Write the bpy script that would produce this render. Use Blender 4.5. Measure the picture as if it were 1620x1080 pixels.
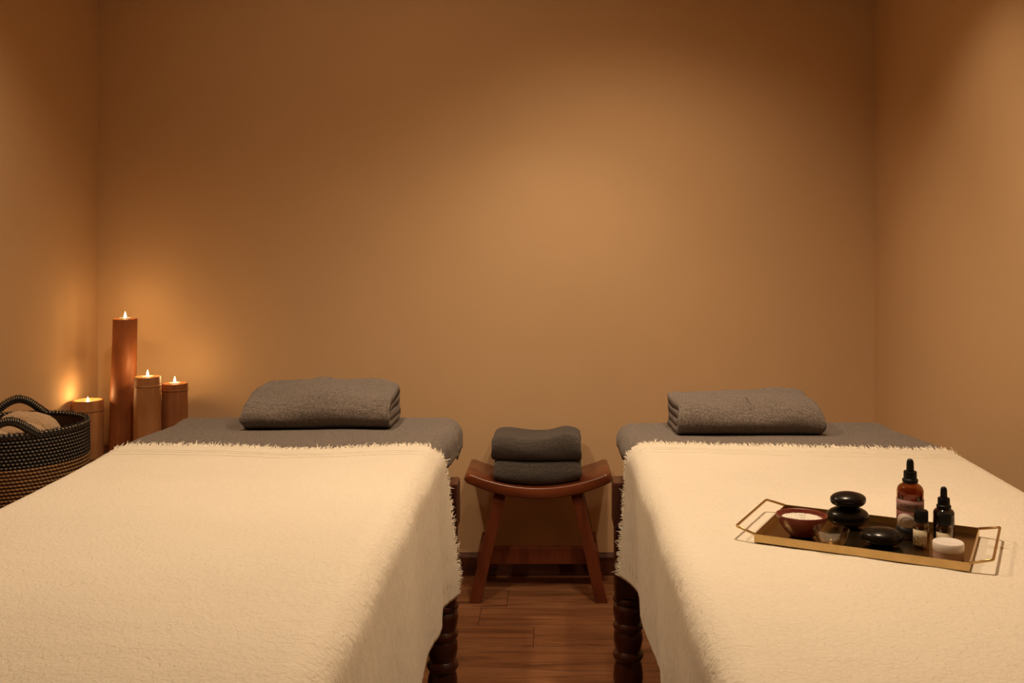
import bpy, bmesh, math, random
from mathutils import Vector, Matrix, noise
random.seed(7)
PI = math.pi
S = bpy.context.scene
C = S.collection
for o in list(bpy.data.objects):
    bpy.data.objects.remove(o)

# ------------------------------------------------------------------ camera
cd = bpy.data.cameras.new('camera')
cd.sensor_width = 36.0
cd.lens = 35.0
cd.shift_x = -60 / 1620
cd.shift_y = -155 / 1620
cd.clip_start = 0.02
cam = bpy.data.objects.new('camera', cd)
cam.location = (0, 0, 1.2)
cam.rotation_euler = (PI / 2, 0, 0)
C.objects.link(cam)
S.camera = cam

# ------------------------------------------------------------------ world, lights, exposure
w = bpy.data.worlds.new('world')
S.world = w
w.use_nodes = True
w.node_tree.nodes['Background'].inputs[0].default_value = (0.0, 0.0, 0.0, 1)
w.node_tree.nodes['Background'].inputs[1].default_value = 0.0
S.view_settings.view_transform = 'Standard'
S.view_settings.look = 'None'
S.view_settings.exposure = 0.0
S.view_settings.gamma = 1.0
S.view_settings.use_curve_mapping = False
WARM = (1.0, 0.75, 0.49)


def spot(name, loc, target, watts, angle, blend=1.0, size=0.035, col=WARM):
    l = bpy.data.lights.new(name, 'SPOT')
    l.energy = watts
    l.color = col
    l.spot_size = math.radians(angle)
    l.spot_blend = blend
    l.shadow_soft_size = size
    o = bpy.data.objects.new(name, l)
    o.location = loc
    d = Vector(target) - Vector(loc)
    o.rotation_euler = d.to_track_quat('-Z', 'Y').to_euler()
    C.objects.link(o)
    return o


ZC = 2.085          # ceiling height
spot('downlight_over_bed', (-0.62, 1.98, 2.06), (-0.62, 2.00, 0), 47, 156, 1.0)
spot('downlight_over_bed', (0.46, 1.66, 2.06), (0.46, 1.68, 0), 52, 144, 1.0)
spot('back_wall_spot', (0.22, 2.50, 2.06), (0.27, 3.30, 0.74), 30, 112, 1.0)
spot('back_wall_spot', (-0.50, 2.15, 2.06), (-0.45, 3.61, 1.62), 8, 100, 1.0)  # added fill spot, lifts the dim upper left of the back wall
spot('downlight_by_stool', (-0.02, 3.08, 2.06), (-0.02, 3.12, 0), 13, 100)
spot('downlight_by_right_wall', (0.45, 2.25, 2.06), (1.177, 2.66, 1.32), 13, 60)
spot('downlight_by_left_wall', (-1.00, 2.5, 2.06), (-1.64, 2.75, 1.15), 8, 85)


# ------------------------------------------------------------------ mesh helpers
def link(name, me, mat=None, parent=None, smooth=True):
    o = bpy.data.objects.new(name, me)
    C.objects.link(o)
    if mat and not me.materials:
        me.materials.append(mat)
    if smooth:
        for p in me.polygons:
            p.use_smooth = True
    if parent:
        o.parent = parent
    return o


def mesh(name, v, f, mat=None, parent=None, smooth=True, uv=None):
    me = bpy.data.meshes.new(name)
    me.from_pydata([tuple(p) for p in v], [], f)
    if uv:
        lay = me.uv_layers.new(name='UVMap')
        for lp in me.loops:
            lay.data[lp.index].uv = uv[lp.vertex_index]
    me.update()
    return link(name, me, mat, parent, smooth)


def fix_normals(o):
    bm = bmesh.new()
    bm.from_mesh(o.data)
    bmesh.ops.recalc_face_normals(bm, faces=bm.faces)
    bm.to_mesh(o.data)
    bm.free()
    return o


def hexa(name, pts, mat, parent=None, bev=0.002, seg=2):
    """pts: 4 bottom corners (ccw) then 4 top corners"""
    bm = bmesh.new()
    vs = [bm.verts.new(p) for p in pts]
    for q in ((3, 2, 1, 0), (4, 5, 6, 7), (0, 1, 5, 4), (1, 2, 6, 5), (2, 3, 7, 6), (3, 0, 4, 7)):
        bm.faces.new([vs[i] for i in q])
    bmesh.ops.recalc_face_normals(bm, faces=bm.faces)
    if bev:
        bmesh.ops.bevel(bm, geom=list(bm.edges), offset=bev, segments=seg, affect='EDGES', profile=0.5)
    me = bpy.data.meshes.new(name)
    bm.to_mesh(me)
    bm.free()
    return link(name, me, mat, parent, False)


def box(name, x0, x1, y0, y1, z0, z1, mat, parent=None, bev=0.002, seg=2):
    return hexa(name, [(x0, y0, z0), (x1, y0, z0), (x1, y1, z0), (x0, y1, z0),
                       (x0, y0, z1), (x1, y0, z1), (x1, y1, z1), (x0, y1, z1)], mat, parent, bev, seg)


def loops(secs, closed_end=True, start_cap=True, end_cap=True):
    """stack of closed loops -> verts, faces"""
    n = len(secs[0])
    v = [p for s in secs for p in s]
    f = []
    for i in range(len(secs) - 1):
        for j in range(n):
            k = (j + 1) % n
            f.append((i * n + j, i * n + k, (i + 1) * n + k, (i + 1) * n + j))
    if start_cap:
        f.append(tuple(reversed(range(n))))
    if end_cap:
        f.append(tuple((len(secs) - 1) * n + j for j in range(n)))
    return v, f


def lathe(prof, n=32, cx=0, cy=0, cz=0, start_cap=True, end_cap=True, ell=1.0, lean=(0, 0)):
    secs = []
    for r, z in prof:
        secs.append([(cx + lean[0] * z + r * math.cos(2 * PI * j / n), cy + lean[1] * z + ell * r * math.sin(2 * PI * j / n), cz + z) for j in range(n)])
    return loops(secs, True, start_cap, end_cap)


def lathe_obj(name, prof, mat, parent=None, n=32, caps=(True, True), smooth=True, ell=1.0, lean=(0, 0)):
    v, f = lathe(prof, n, 0, 0, 0, caps[0], caps[1], ell, lean)
    o = mesh(name, v, f, mat, parent, smooth)
    if smooth:
        sharp(o)
    return o


def sharp(o, ang=38):
    me = o.data
    bm = bmesh.new()
    bm.from_mesh(me)
    bmesh.ops.recalc_face_normals(bm, faces=bm.faces)
    for e in bm.edges:
        if len(e.link_faces) == 2 and e.calc_face_angle(0) > math.radians(ang):
            e.smooth = False
    bm.to_mesh(me)
    bm.free()


def tube(path, r, n=8, closed=False):
    secs = []
    m = len(path)
    for i, p in enumerate(path):
        a = Vector(path[(i - 1) % m] if closed or i > 0 else path[0])
        b = Vector(path[(i + 1) % m] if closed or i < m - 1 else path[-1])
        t = (b - a).normalized()
        up = Vector((0, 0, 1)) if abs(t.z) < 0.95 else Vector((1, 0, 0))
        s = t.cross(up).normalized()
        u = s.cross(t)
        secs.append([tuple(Vector(p) + s * r * math.cos(2 * PI * j / n) + u * r * math.sin(2 * PI * j / n)) for j in range(n)])
    v, f = loops(secs, True, not closed, not closed)
    if closed:
        k = (m - 1) * n
        for j in range(n):
            f.append((k + j, k + (j + 1) % n, (j + 1) % n, j))
    return v, f


def add(A, B):
    k = len(A[0])
    A[0].extend(B[0])
    A[1].extend([tuple(i + k for i in q) for q in B[1]])


def tag(o, label, cat, group=None, kind=None):
    if label:
        o['label'] = label
    if cat:
        o['category'] = cat
    if group:
        o['group'] = group
    if kind:
        o['kind'] = kind
    return o


def struct(o):
    o['kind'] = 'structure'
    return o


def empty(name, loc, label, cat, group=None, rz=0):
    o = bpy.data.objects.new(name, None)
    o.empty_display_size = 0.05
    o.location = loc
    o.rotation_euler = (0, 0, rz)
    C.objects.link(o)
    return tag(o, label, cat, group)


# ------------------------------------------------------------------ materials
def mat_new(name):
    m = bpy.data.materials.new(name)
    m.use_nodes = True
    return m, m.node_tree, m.node_tree.nodes['Principled BSDF']


def pset(b, **k):
    names = {'col': 'Base Color', 'rough': 'Roughness', 'metal': 'Metallic', 'spec': 'Specular IOR Level', 'trans': 'Transmission Weight',
             'ior': 'IOR', 'coat': 'Coat Weight', 'crough': 'Coat Roughness', 'sheen': 'Sheen Weight', 'srough': 'Sheen Roughness',
             'emit': 'Emission Color', 'estr': 'Emission Strength', 'sss': 'Subsurface Weight', 'alpha': 'Alpha'}
    for a, v in k.items():
        i = b.inputs[names[a]]
        i.default_value = (*v, 1) if isinstance(v, (tuple, list)) and len(v) == 3 and i.type == 'RGBA' else v


def ramp(nt, stops):
    r = nt.nodes.new('ShaderNodeValToRGB')
    e = r.color_ramp.elements
    e[0].position, e[0].color = stops[0][0], (*stops[0][1], 1)
    e[1].position, e[1].color = stops[-1][0], (*stops[-1][1], 1)
    for p, c in stops[1:-1]:
        x = e.new(p)
        x.color = (*c, 1)
    return r


def coords(nt, scale=(1, 1, 1), kind='Object', rnd=False, rot=(0, 0, 0)):
    t = nt.nodes.new('ShaderNodeTexCoord')
    m = nt.nodes.new('ShaderNodeMapping')
    m.inputs['Scale'].default_value = scale
    m.inputs['Rotation'].default_value = rot
    nt.links.new(t.outputs[kind], m.inputs[0])
    if rnd:
        oi = nt.nodes.new('ShaderNodeObjectInfo')
        mu = nt.nodes.new('ShaderNodeMath')
        mu.operation = 'MULTIPLY'
        mu.inputs[1].default_value = 37.0
        nt.links.new(oi.outputs['Random'], mu.inputs[0])
        nt.links.new(mu.outputs[0], m.inputs['Location'])
    return m.outputs[0]


def noise_n(nt, vec, scale, detail=4, rough=0.55, dist=0.0):
    n = nt.nodes.new('ShaderNodeTexNoise')
    n.inputs['Scale'].default_value = scale
    n.inputs['Detail'].default_value = detail
    n.inputs['Roughness'].default_value = rough
    n.inputs['Distortion'].default_value = dist
    nt.links.new(vec, n.inputs['Vector'])
    return n.outputs['Fac']


def bump(nt, b, h, strength=0.5, dist=0.002, prev=None):
    n = nt.nodes.new('ShaderNodeBump')
    n.inputs['Strength'].default_value = strength
    n.inputs['Distance'].default_value = dist
    nt.links.new(h, n.inputs['Height'])
    if prev:
        nt.links.new(prev, n.inputs['Normal'])
    nt.links.new(n.outputs[0], b.inputs['Normal'])
    return n.outputs[0]


def m_wall(name, col):
    m, nt, b = mat_new(name)
    pset(b, rough=0.75, spec=0.25)
    v = coords(nt)
    r = ramp(nt, [(0.3, tuple(c * 0.96 for c in col)), (0.7, tuple(min(1, c * 1.03) for c in col))])
    nt.links.new(noise_n(nt, v, 1.6, 5), r.inputs[0])
    nt.links.new(r.outputs[0], b.inputs['Base Color'])
    bump(nt, b, noise_n(nt, v, 160, 3), 0.08, 0.001)
    return m


def m_wood(name, c0, c1, c2, rough=0.35, axis=0, scale=1.0, coat=0.2, rnd=True, spec=0.5):
    m, nt, b = mat_new(name)
    sc = [9, 9, 9]
    sc[axis] = 0.8
    v = coords(nt, tuple(s * scale for s in sc), rnd=rnd)
    n1 = noise_n(nt, v, 1.6, 6, 0.6, 1.2)
    r = ramp(nt, [(0.25, c0), (0.5, c1), (0.78, c2)])
    nt.links.new(n1, r.inputs[0])
    v2 = coords(nt, tuple(s * scale * 6 for s in sc), rnd=rnd)
    n2 = noise_n(nt, v2, 2.0, 3)
    mx = nt.nodes.new('ShaderNodeMixRGB')
    mx.blend_type = 'MULTIPLY'
    mx.inputs[0].default_value = 0.35
    r2 = ramp(nt, [(0.35, (0.55, 0.5, 0.45)), (0.65, (1, 1, 1))])
    nt.links.new(n2, r2.inputs[0])
    nt.links.new(r.outputs[0], mx.inputs[1])
    nt.links.new(r2.outputs[0], mx.inputs[2])
    nt.links.new(mx.outputs[0], b.inputs['Base Color'])
    pset(b, rough=rough, coat=coat, crough=0.25, spec=spec)
    bump(nt, b, n2, 0.12, 0.001)
    return m


def m_plain(name, col, rough=0.5, metal=0.0, **k):
    m, nt, b = mat_new(name)
    pset(b, rough=rough, metal=metal, **k)
    r = ramp(nt, [(0.3, tuple(c * 0.9 for c in col)), (0.7, tuple(min(1, c * 1.06) for c in col))])
    nt.links.new(noise_n(nt, coords(nt), 40, 3), r.inputs[0])
    nt.links.new(r.outputs[0], b.inputs['Base Color'])
    return m


def m_terry(name, col, con=1.0):
    m, nt, b = mat_new(name)
    pset(b, rough=0.95, spec=0.1, sheen=0.25, srough=0.6)
    v = coords(nt)
    r = ramp(nt, [(0.36, tuple(c * (1 - 0.55 * con) for c in col)), (0.64, tuple(min(1, c * (1 + 0.5 * con)) for c in col))])
    nt.links.new(noise_n(nt, v, 230, 4, 0.75), r.inputs[0])
    nt.links.new(r.outputs[0], b.inputs['Base Color'])
    p = bump(nt, b, noise_n(nt, v, 420, 2, 0.7), 0.9, 0.004)
    bump(nt, b, noise_n(nt, coords(nt, (1, 2.6, 1)), 45, 4), 0.6, 0.008, p)
    return m


def m_gauze(name, col):
    m, nt, b = mat_new(name)
    pset(b, rough=0.95, spec=0.1, sheen=0.15, srough=0.5)
    v = coords(nt)
    r = ramp(nt, [(0.3, tuple(c * 0.94 for c in col)), (0.7, col)])
    nt.links.new(noise_n(nt, v, 3, 4), r.inputs[0])
    nt.links.new(r.outputs[0], b.inputs['Base Color'])
    p = bump(nt, b, noise_n(nt, coords(nt, (120, 120, 38), rot=(0.3, 0.3, 0)), 1.0, 3, 0.6, 0.8), 0.8, 0.0034)
    bump(nt, b, noise_n(nt, coords(nt, (400, 400, 400)), 1.0, 2), 0.2, 0.001, p)
    return m


def m_floor():
    m, nt, b = mat_new('oak_plank')
    v = coords(nt, (1.2, 14, 14), rnd=True)
    n1 = noise_n(nt, v, 1.3, 7, 0.62, 1.6)
    r = ramp(nt, [(0.28, (0.07, 0.026, 0.012)), (0.42, (0.20, 0.082, 0.036)), (0.6, (0.29, 0.125, 0.055)), (0.8, (0.36, 0.165, 0.078))])
    nt.links.new(n1, r.inputs[0])
    v2 = coords(nt, (5, 90, 90), rnd=True)
    n2 = noise_n(nt, v2, 1.5, 4)
    r2 = ramp(nt, [(0.3, (0.55, 0.5, 0.45)), (0.6, (1, 1, 1))])
    nt.links.new(n2, r2.inputs[0])
    mx = nt.nodes.new('ShaderNodeMixRGB')
    mx.blend_type = 'MULTIPLY'
    mx.inputs[0].default_value = 0.6
    nt.links.new(r.outputs[0], mx.inputs[1])
    nt.links.new(r2.outputs[0], mx.inputs[2])
    nt.links.new(mx.outputs[0], b.inputs['Base Color'])
    pset(b, rough=0.48, spec=0.25)
    bump(nt, b, n2, 0.15, 0.0006)
    return m


def m_weave(name, dark, light, kind):
    """uv: u = stitch columns, v = coil rows"""
    m, nt, b = mat_new(name)
    t = nt.nodes.new('ShaderNodeTexCoord')
    sp = nt.nodes.new('ShaderNodeSeparateXYZ')
    nt.links.new(t.outputs['UV'], sp.inputs[0])

    def mth(op, a, bb=None, cl=False):
        n = nt.nodes.new('ShaderNodeMath')
        n.operation = op
        n.use_clamp = cl
        for i, x in enumerate((a, bb)):
            if x is None:
                continue
            if isinstance(x, (int, float)):
                n.inputs[i].default_value = x
            else:
                nt.links.new(x, n.inputs[i])
        return n.outputs[0]
    row = mth('FLOOR', sp.outputs[1])
    fv = mth('FRACT', sp.outputs[1])
    lean = mth('MULTIPLY', sp.outputs[1], 0.5)
    u = mth('ADD', sp.outputs[0], lean)
    fu = mth('FRACT', u)
    du = mth('ABSOLUTE', mth('SUBTRACT', fu, 0.5))
    dv = mth('ABSOLUTE', mth('SUBTRACT', fv, 0.5))
    if kind == 'dots':
        q = mth('ADD', mth('POWER', mth('MULTIPLY', du, 5.2), 2), mth('POWER', mth('MULTIPLY', dv, 4.0), 2))
        fac = mth('LESS_THAN', q, 1.0)
    else:
        a = mth('LESS_THAN', du, 0.35)
        c = mth('LESS_THAN', dv, 0.36)
        fac = mth('MULTIPLY', a, c)
    mx = nt.nodes.new('ShaderNodeMixRGB')
    mx.inputs[1].default_value = (*dark, 1)
    nz = ramp(nt, [(0.3, tuple(c * 0.6 for c in light)), (0.7, light)])
    nt.links.new(noise_n(nt, coords(nt), 90, 3), nz.inputs[0])
    nt.links.new(nz.outputs[0], mx.inputs[2])
    nt.links.new(fac, mx.inputs[0])
    nt.links.new(mx.outputs[0], b.inputs['Base Color'])
    pset(b, rough=0.7, spec=0.3)
    h = mth('SUBTRACT', 1.0, mth('MULTIPLY', du, 2.0))
    bump(nt, b, h, 0.6, 0.003)
    return m


def m_bamboo(name, c0, c1):
    m, nt, b = mat_new(name)
    v = coords(nt, (30, 30, 1.2), rnd=True)
    r = ramp(nt, [(0.25, c0), (0.75, c1)])
    nt.links.new(noise_n(nt, v, 1.5, 5, 0.6, 0.4), r.inputs[0])
    v2 = coords(nt, (9, 9, 6), rnd=True)
    r2 = ramp(nt, [(0.3, (0.6, 0.55, 0.5)), (0.6, (1, 1, 1))])
    nt.links.new(noise_n(nt, v2, 1.2, 5), r2.inputs[0])
    mx = nt.nodes.new('ShaderNodeMixRGB')
    mx.blend_type = 'MULTIPLY'
    mx.inputs[0].default_value = 0.7
    nt.links.new(r.outputs[0], mx.inputs[1])
    nt.links.new(r2.outputs[0], mx.inputs[2])
    nt.links.new(mx.outputs[0], b.inputs['Base Color'])
    pset(b, rough=0.5, spec=0.4)
    bump(nt, b, noise_n(nt, v, 3, 3), 0.15, 0.001)
    return m


def m_glass(name, col, rough=0.02, ior=1.45, trans=1.0):
    m, nt, b = mat_new(name)
    pset(b, rough=rough, ior=ior, trans=trans)
    r = ramp(nt, [(0.3, tuple(c * 0.97 for c in col)), (0.7, col)])
    nt.links.new(noise_n(nt, coords(nt), 20, 2), r.inputs[0])
    nt.links.new(r.outputs[0], b.inputs['Base Color'])
    return m


def m_thin(name, col, gloss=0.03):
    """thin clear glass: tinted see-through with fresnel reflection"""
    m = bpy.data.materials.new(name)
    m.use_nodes = True
    nt = m.node_tree
    nt.nodes.clear()
    out = nt.nodes.new('ShaderNodeOutputMaterial')
    tr_ = nt.nodes.new('ShaderNodeBsdfTransparent')
    tr_.inputs[0].default_value = (*col, 1)
    gl = nt.nodes.new('ShaderNodeBsdfGlossy')
    gl.inputs['Roughness'].default_value = gloss
    lw = nt.nodes.new('ShaderNodeLayerWeight')
    lw.inputs[0].default_value = 0.5
    pw = nt.nodes.new('ShaderNodeMath')
    pw.operation = 'POWER'
    pw.inputs[1].default_value = 4.0
    nt.links.new(lw.outputs['Facing'], pw.inputs[0])
    fr = nt.nodes.new('ShaderNodeMath')
    fr.operation = 'MULTIPLY_ADD'
    fr.inputs[1].default_value = 0.75
    fr.inputs[2].default_value = 0.09
    nt.links.new(pw.outputs[0], fr.inputs[0])
    mx = nt.nodes.new('ShaderNodeMixShader')
    nt.links.new(fr.outputs[0], mx.inputs[0])
    nt.links.new(tr_.outputs[0], mx.inputs[1])
    nt.links.new(gl.outputs[0], mx.inputs[2])
    nt.links.new(mx.outputs[0], out.inputs[0])
    return m


def m_emit(name, col, strength):
    m, nt, b = mat_new(name)
    pset(b, col=(0, 0, 0), emit=col, estr=strength)
    return m


def m_vial_label():
    m, nt, b = mat_new('vial_label_print')
    t = nt.nodes.new('ShaderNodeTexCoord')
    sp = nt.nodes.new('ShaderNodeSeparateXYZ')
    nt.links.new(t.outputs['UV'], sp.inputs[0])
    v = coords(nt, (6, 6, 1), 'UV')
    n = noise_n(nt, v, 1.3, 3, 0.6)
    # floral blotches gather at the lower left of the label
    a = nt.nodes.new('ShaderNodeMath')
    a.operation = 'ADD'
    nt.links.new(sp.outputs[0], a.inputs[0])
    nt.links.new(sp.outputs[1], a.inputs[1])
    s = nt.nodes.new('ShaderNodeMath')
    s.operation = 'MULTIPLY_ADD'
    nt.links.new(a.outputs[0], s.inputs[0])
    s.inputs[1].default_value = -0.16
    nt.links.new(n, s.inputs[2])
    r = ramp(nt, [(0.42, (0.62, 0.52, 0.36)), (0.46, (0.05, 0.04, 0.03))])
    nt.links.new(s.outputs[0], r.inputs[0])
    nt.links.new(r.outputs[0], b.inputs['Base Color'])
    pset(b, rough=0.5)
    return m


WALL = m_wall('wall_paint', (0.70, 0.475, 0.27))
CEIL = m_wall('ceiling_paint', (0.82, 0.68, 0.48))
FLOOR = m_floor()
SUB = m_plain('floor_gap', (0.02, 0.01, 0.006), 0.8)
SKIRT = m_wood('skirting_wood', (0.05, 0.014, 0.007), (0.11, 0.034, 0.016), (0.16, 0.055, 0.026), 0.5, 0, 1.0, 0.0, True, 0.25)
REDX = m_wood('stool_wood', (0.10, 0.023, 0.009), (0.21, 0.052, 0.018), (0.30, 0.085, 0.030), 0.3, 0, 1.0, 0.35)
REDZ = m_wood('stool_leg_wood_shaded', (0.07, 0.015, 0.006), (0.135, 0.032, 0.012), (0.17, 0.042, 0.015), 0.36, 2, 1.0, 0.1, True, 0.35)  # seat's wood darkened, shade under the seat put into the colour
BEDW = m_wood('bed_wood', (0.028, 0.007, 0.004), (0.062, 0.015, 0.007), (0.105, 0.028, 0.012), 0.3, 2, 1.0, 0.2, True, 0.35)
BENCHW = m_wood('bench_wood', (0.03, 0.012, 0.008), (0.085, 0.032, 0.018), (0.15, 0.065, 0.035), 0.5, 1, 2.2, 0.1)
GREY = m_terry('grey_terry', (0.190, 0.152, 0.130))
DARK = m_terry('dark_terry', (0.078, 0.063, 0.054))
BEIGE = m_terry('beige_terry', (0.62, 0.42, 0.25), 0.3)
CREAM = m_gauze('cream_gauze', (0.87, 0.805, 0.685))
FRINGE = m_plain('fringe_thread', (0.87, 0.805, 0.685), 0.9)
VINYL = m_plain('mattress_vinyl', (0.16, 0.09, 0.05), 0.5)
BASKW = m_weave('black_weave', (0.010, 0.010, 0.012), (0.46, 0.35, 0.21), 'dots')
BASKT = m_weave('tan_weave', (0.06, 0.026, 0.011), (0.46, 0.25, 0.10), 'grid')
BLACKST = m_plain('black_straw', (0.012, 0.012, 0.014), 0.6)
BAMR = m_bamboo('bamboo_red', (0.26, 0.075, 0.022), (0.42, 0.14, 0.045))
BAMY = m_bamboo('bamboo_tan', (0.38, 0.155, 0.055), (0.56, 0.27, 0.11))
BAMB = m_bamboo('bamboo_brown', (0.26, 0.09, 0.032), (0.42, 0.17, 0.065))
WAX = m_plain('candle_wax', (0.85, 0.72, 0.5), 0.4, sss=0.4)
TIN = m_plain('tealight_tin', (0.75, 0.73, 0.7), 0.3, 1.0)
WICK = m_plain('wick', (0.02, 0.015, 0.01), 0.9)
FLAME = m_emit('flame', (1.0, 0.62, 0.24), 60)
BRASS = m_plain('brass', (0.60, 0.42, 0.19), 0.33, 1.0)
BRONZE = m_plain('bronze_mirror', (0.36, 0.25, 0.12), 0.24, 1.0)
STONE = m_plain('basalt', (0.010, 0.008, 0.007), 0.26, spec=0.35)
REDBOWL = m_wood('red_bowl_lacquer', (0.10, 0.016, 0.01), (0.20, 0.035, 0.022), (0.28, 0.06, 0.035), 0.35, 0, 3.0, 0.3)
SALT = m_plain('sea_salt', (0.9, 0.86, 0.78), 0.6)
GLASS = m_thin('clear_glass', (0.95, 0.94, 0.90))
OIL = m_thin('oil', (0.90, 0.80, 0.52))
AMBER = m_glass('amber_glass', (0.42, 0.165, 0.022), 0.05, 1.5, 0.95)
AMBERD = m_glass('dark_amber_glass', (0.05, 0.012, 0.004), 0.05, 1.5, 0.75)
RUBBER = m_plain('black_rubber', (0.005, 0.0045, 0.0045), 0.4, spec=0.25)
PINK = m_plain('pink_label', (0.30, 0.16, 0.14), 0.5)
PINKD = m_plain('rose_label', (0.26, 0.085, 0.08), 0.5)
PALE = m_plain('pale_label', (0.58, 0.48, 0.42), 0.5)
NAVY = m_plain('navy_label', (0.010, 0.009, 0.012), 0.45)
INK = m_plain('label_ink', (0.035, 0.018, 0.016), 0.6)
WHITEP = m_plain('white_plastic', (0.86, 0.80, 0.76), 0.35)
ROSEP = m_plain('rose_plastic', (0.62, 0.44, 0.40), 0.35)
VLAB = m_vial_label()
VOIL = m_thin('vial_oil', (0.80, 0.50, 0.22))
AMBL = m_thin('amber_liquid', (0.80, 0.42, 0.13))

# ------------------------------------------------------------------ room shell
XL, XR, YB, YF = -1.64, 1.177, 3.612, -1.6
T = 0.08
struct(box('wall_back', XL - T, XR + T, YB, YB + T, -0.02, ZC + 0.05, WALL, None, 0))
struct(box('wall_left', XL - T, XL, YF, YB, -0.02, ZC + 0.05, WALL, None, 0))
struct(box('wall_right', XR, XR + T, YF, YB, -0.02, ZC + 0.05, WALL, None, 0))
struct(box('wall_front', XL - T, XR + T, YF - T, YF, -0.02, ZC + 0.05, WALL, None, 0))
struct(box('ceiling', XL - T, XR + T, YF - T, YB + T, ZC, ZC + 0.06, CEIL, None, 0))
fl = struct(box('floor', XL, XR, YF, YB, -0.03, -0.004, SUB, None, 0))
PW = 0.1655
joints = {0: -0.6, 1: -0.143, 2: -0.226, 3: -0.05, 4: 0.62, 5: -0.8}
y1 = YB
row = 0
edge = 3.455
while y1 > YF + 0.01:
    y0 = max(edge - row * PW, YF)
    j = joints.get(row, random.uniform(-0.9, 0.5))
    cuts = [XL, XR]
    x = j
    while x > XL:
        if x < XR:
            cuts.append(x)
        x -= 1.25
    x = j + 1.25
    while x < XR:
        cuts.append(x)
        x += 1.25
    cuts = sorted(cuts)
    for a, b_ in zip(cuts[:-1], cuts[1:]):
        if b_ - a < 0.02:
            continue
        g = 0.0006
        box('plank', a + g, b_ - g, y0 + g, y1 - g, -0.02, 0.0, FLOOR, fl, 0.0009, 1)
    y1 = y0
    row += 1


def skirting(name, pts):
    # profile swept along a wall: (offset from wall, height)
    prof = [(0, 0), (0.014, 0), (0.014, 0.066), (0.011, 0.071), (0.008, 0.076), (0.004, 0.08), (0, 0.08)]
    (ax, ay), (bx, by) = pts
    d = Vector((bx - ax, by - ay, 0)).normalized()
    n = Vector((-d.y, d.x, 0))
    secs = [[(px + n.x * o_, py + n.y * o_, h) for o_, h in prof] for px, py in pts]
    v, f = loops(secs)
    o = mesh(name, v, f, SKIRT, None, False)
    fix_normals(o)
    return struct(o)


skirting('baseboard_back', [(XR, YB), (XL, YB)])
skirting('baseboard_left', [(XL, YB), (XL, YF)])
skirting('baseboard_right', [(XR, YF), (XR, YB)])
skirting('baseboard_front', [(XL, YF), (XR, YF)])


# ------------------------------------------------------------------ beds
def drape(x0, x1, y0, y1, r, ztop, us, vs, edge_fn=None, wave=None, flare=None):
    """cloth over a rounded slab: us / vs are grid coordinates measured in cloth length, the part
    beyond the slab's edge bends over it and hangs"""
    a0, a1, b0, b1 = x0 + r, x1 - r, y0 + r, y1 - r
    V = []
    for vv in vs:
        for uu in us:
            py = edge_fn(uu, vv) if edge_fn else vv
            px = uu
            cx_ = min(max(px, a0), a1)
            cy_ = min(max(py, b0), b1)
            ex, ey = px - cx_, py - cy_
            d = math.hypot(ex, ey)
            drop = 0.0
            X, Y = cx_, cy_
            nx_, ny_ = 0, 0
            if d > 1e-9:
                nx_, ny_ = ex / d, ey / d
                if d < r * PI / 2:
                    an = d / r
                    X += nx_ * r * math.sin(an)
                    Y += ny_ * r * math.sin(an)
                    drop = r * (1 - math.cos(an))
                else:
                    X += nx_ * r
                    Y += ny_ * r
                    drop = r + d - r * PI / 2
            z = ztop(cy_) - drop
            p = Vector((X, Y, z))
            if wave:
                p = wave(p, nx_, ny_, drop)
            if flare:
                p.x += flare(p.x, p.y)
            V.append(tuple(p))
    n = len(us)
    F = []
    for i in range(len(vs) - 1):
        for j in range(n - 1):
            F.append((i * n + j, i * n + j + 1, (i + 1) * n + j + 1, (i + 1) * n + j))
    return V, F


def flare_fn(xin, xout, slope, pw=1.0):
    """the bed is a little wider at the head: its outer side runs outwards"""
    def fn(x, y):
        k = min(max((x - xin) / (xout - xin), 0.0), 1.1)
        return math.copysign(1, xout - xin) * slope * max(0.0, min(y, 2.8) - 1.6) ** pw * k
    return fn


def lin(a, b, n):
    return [a + (b - a) * i / (n - 1) for i in range(n)]


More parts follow.
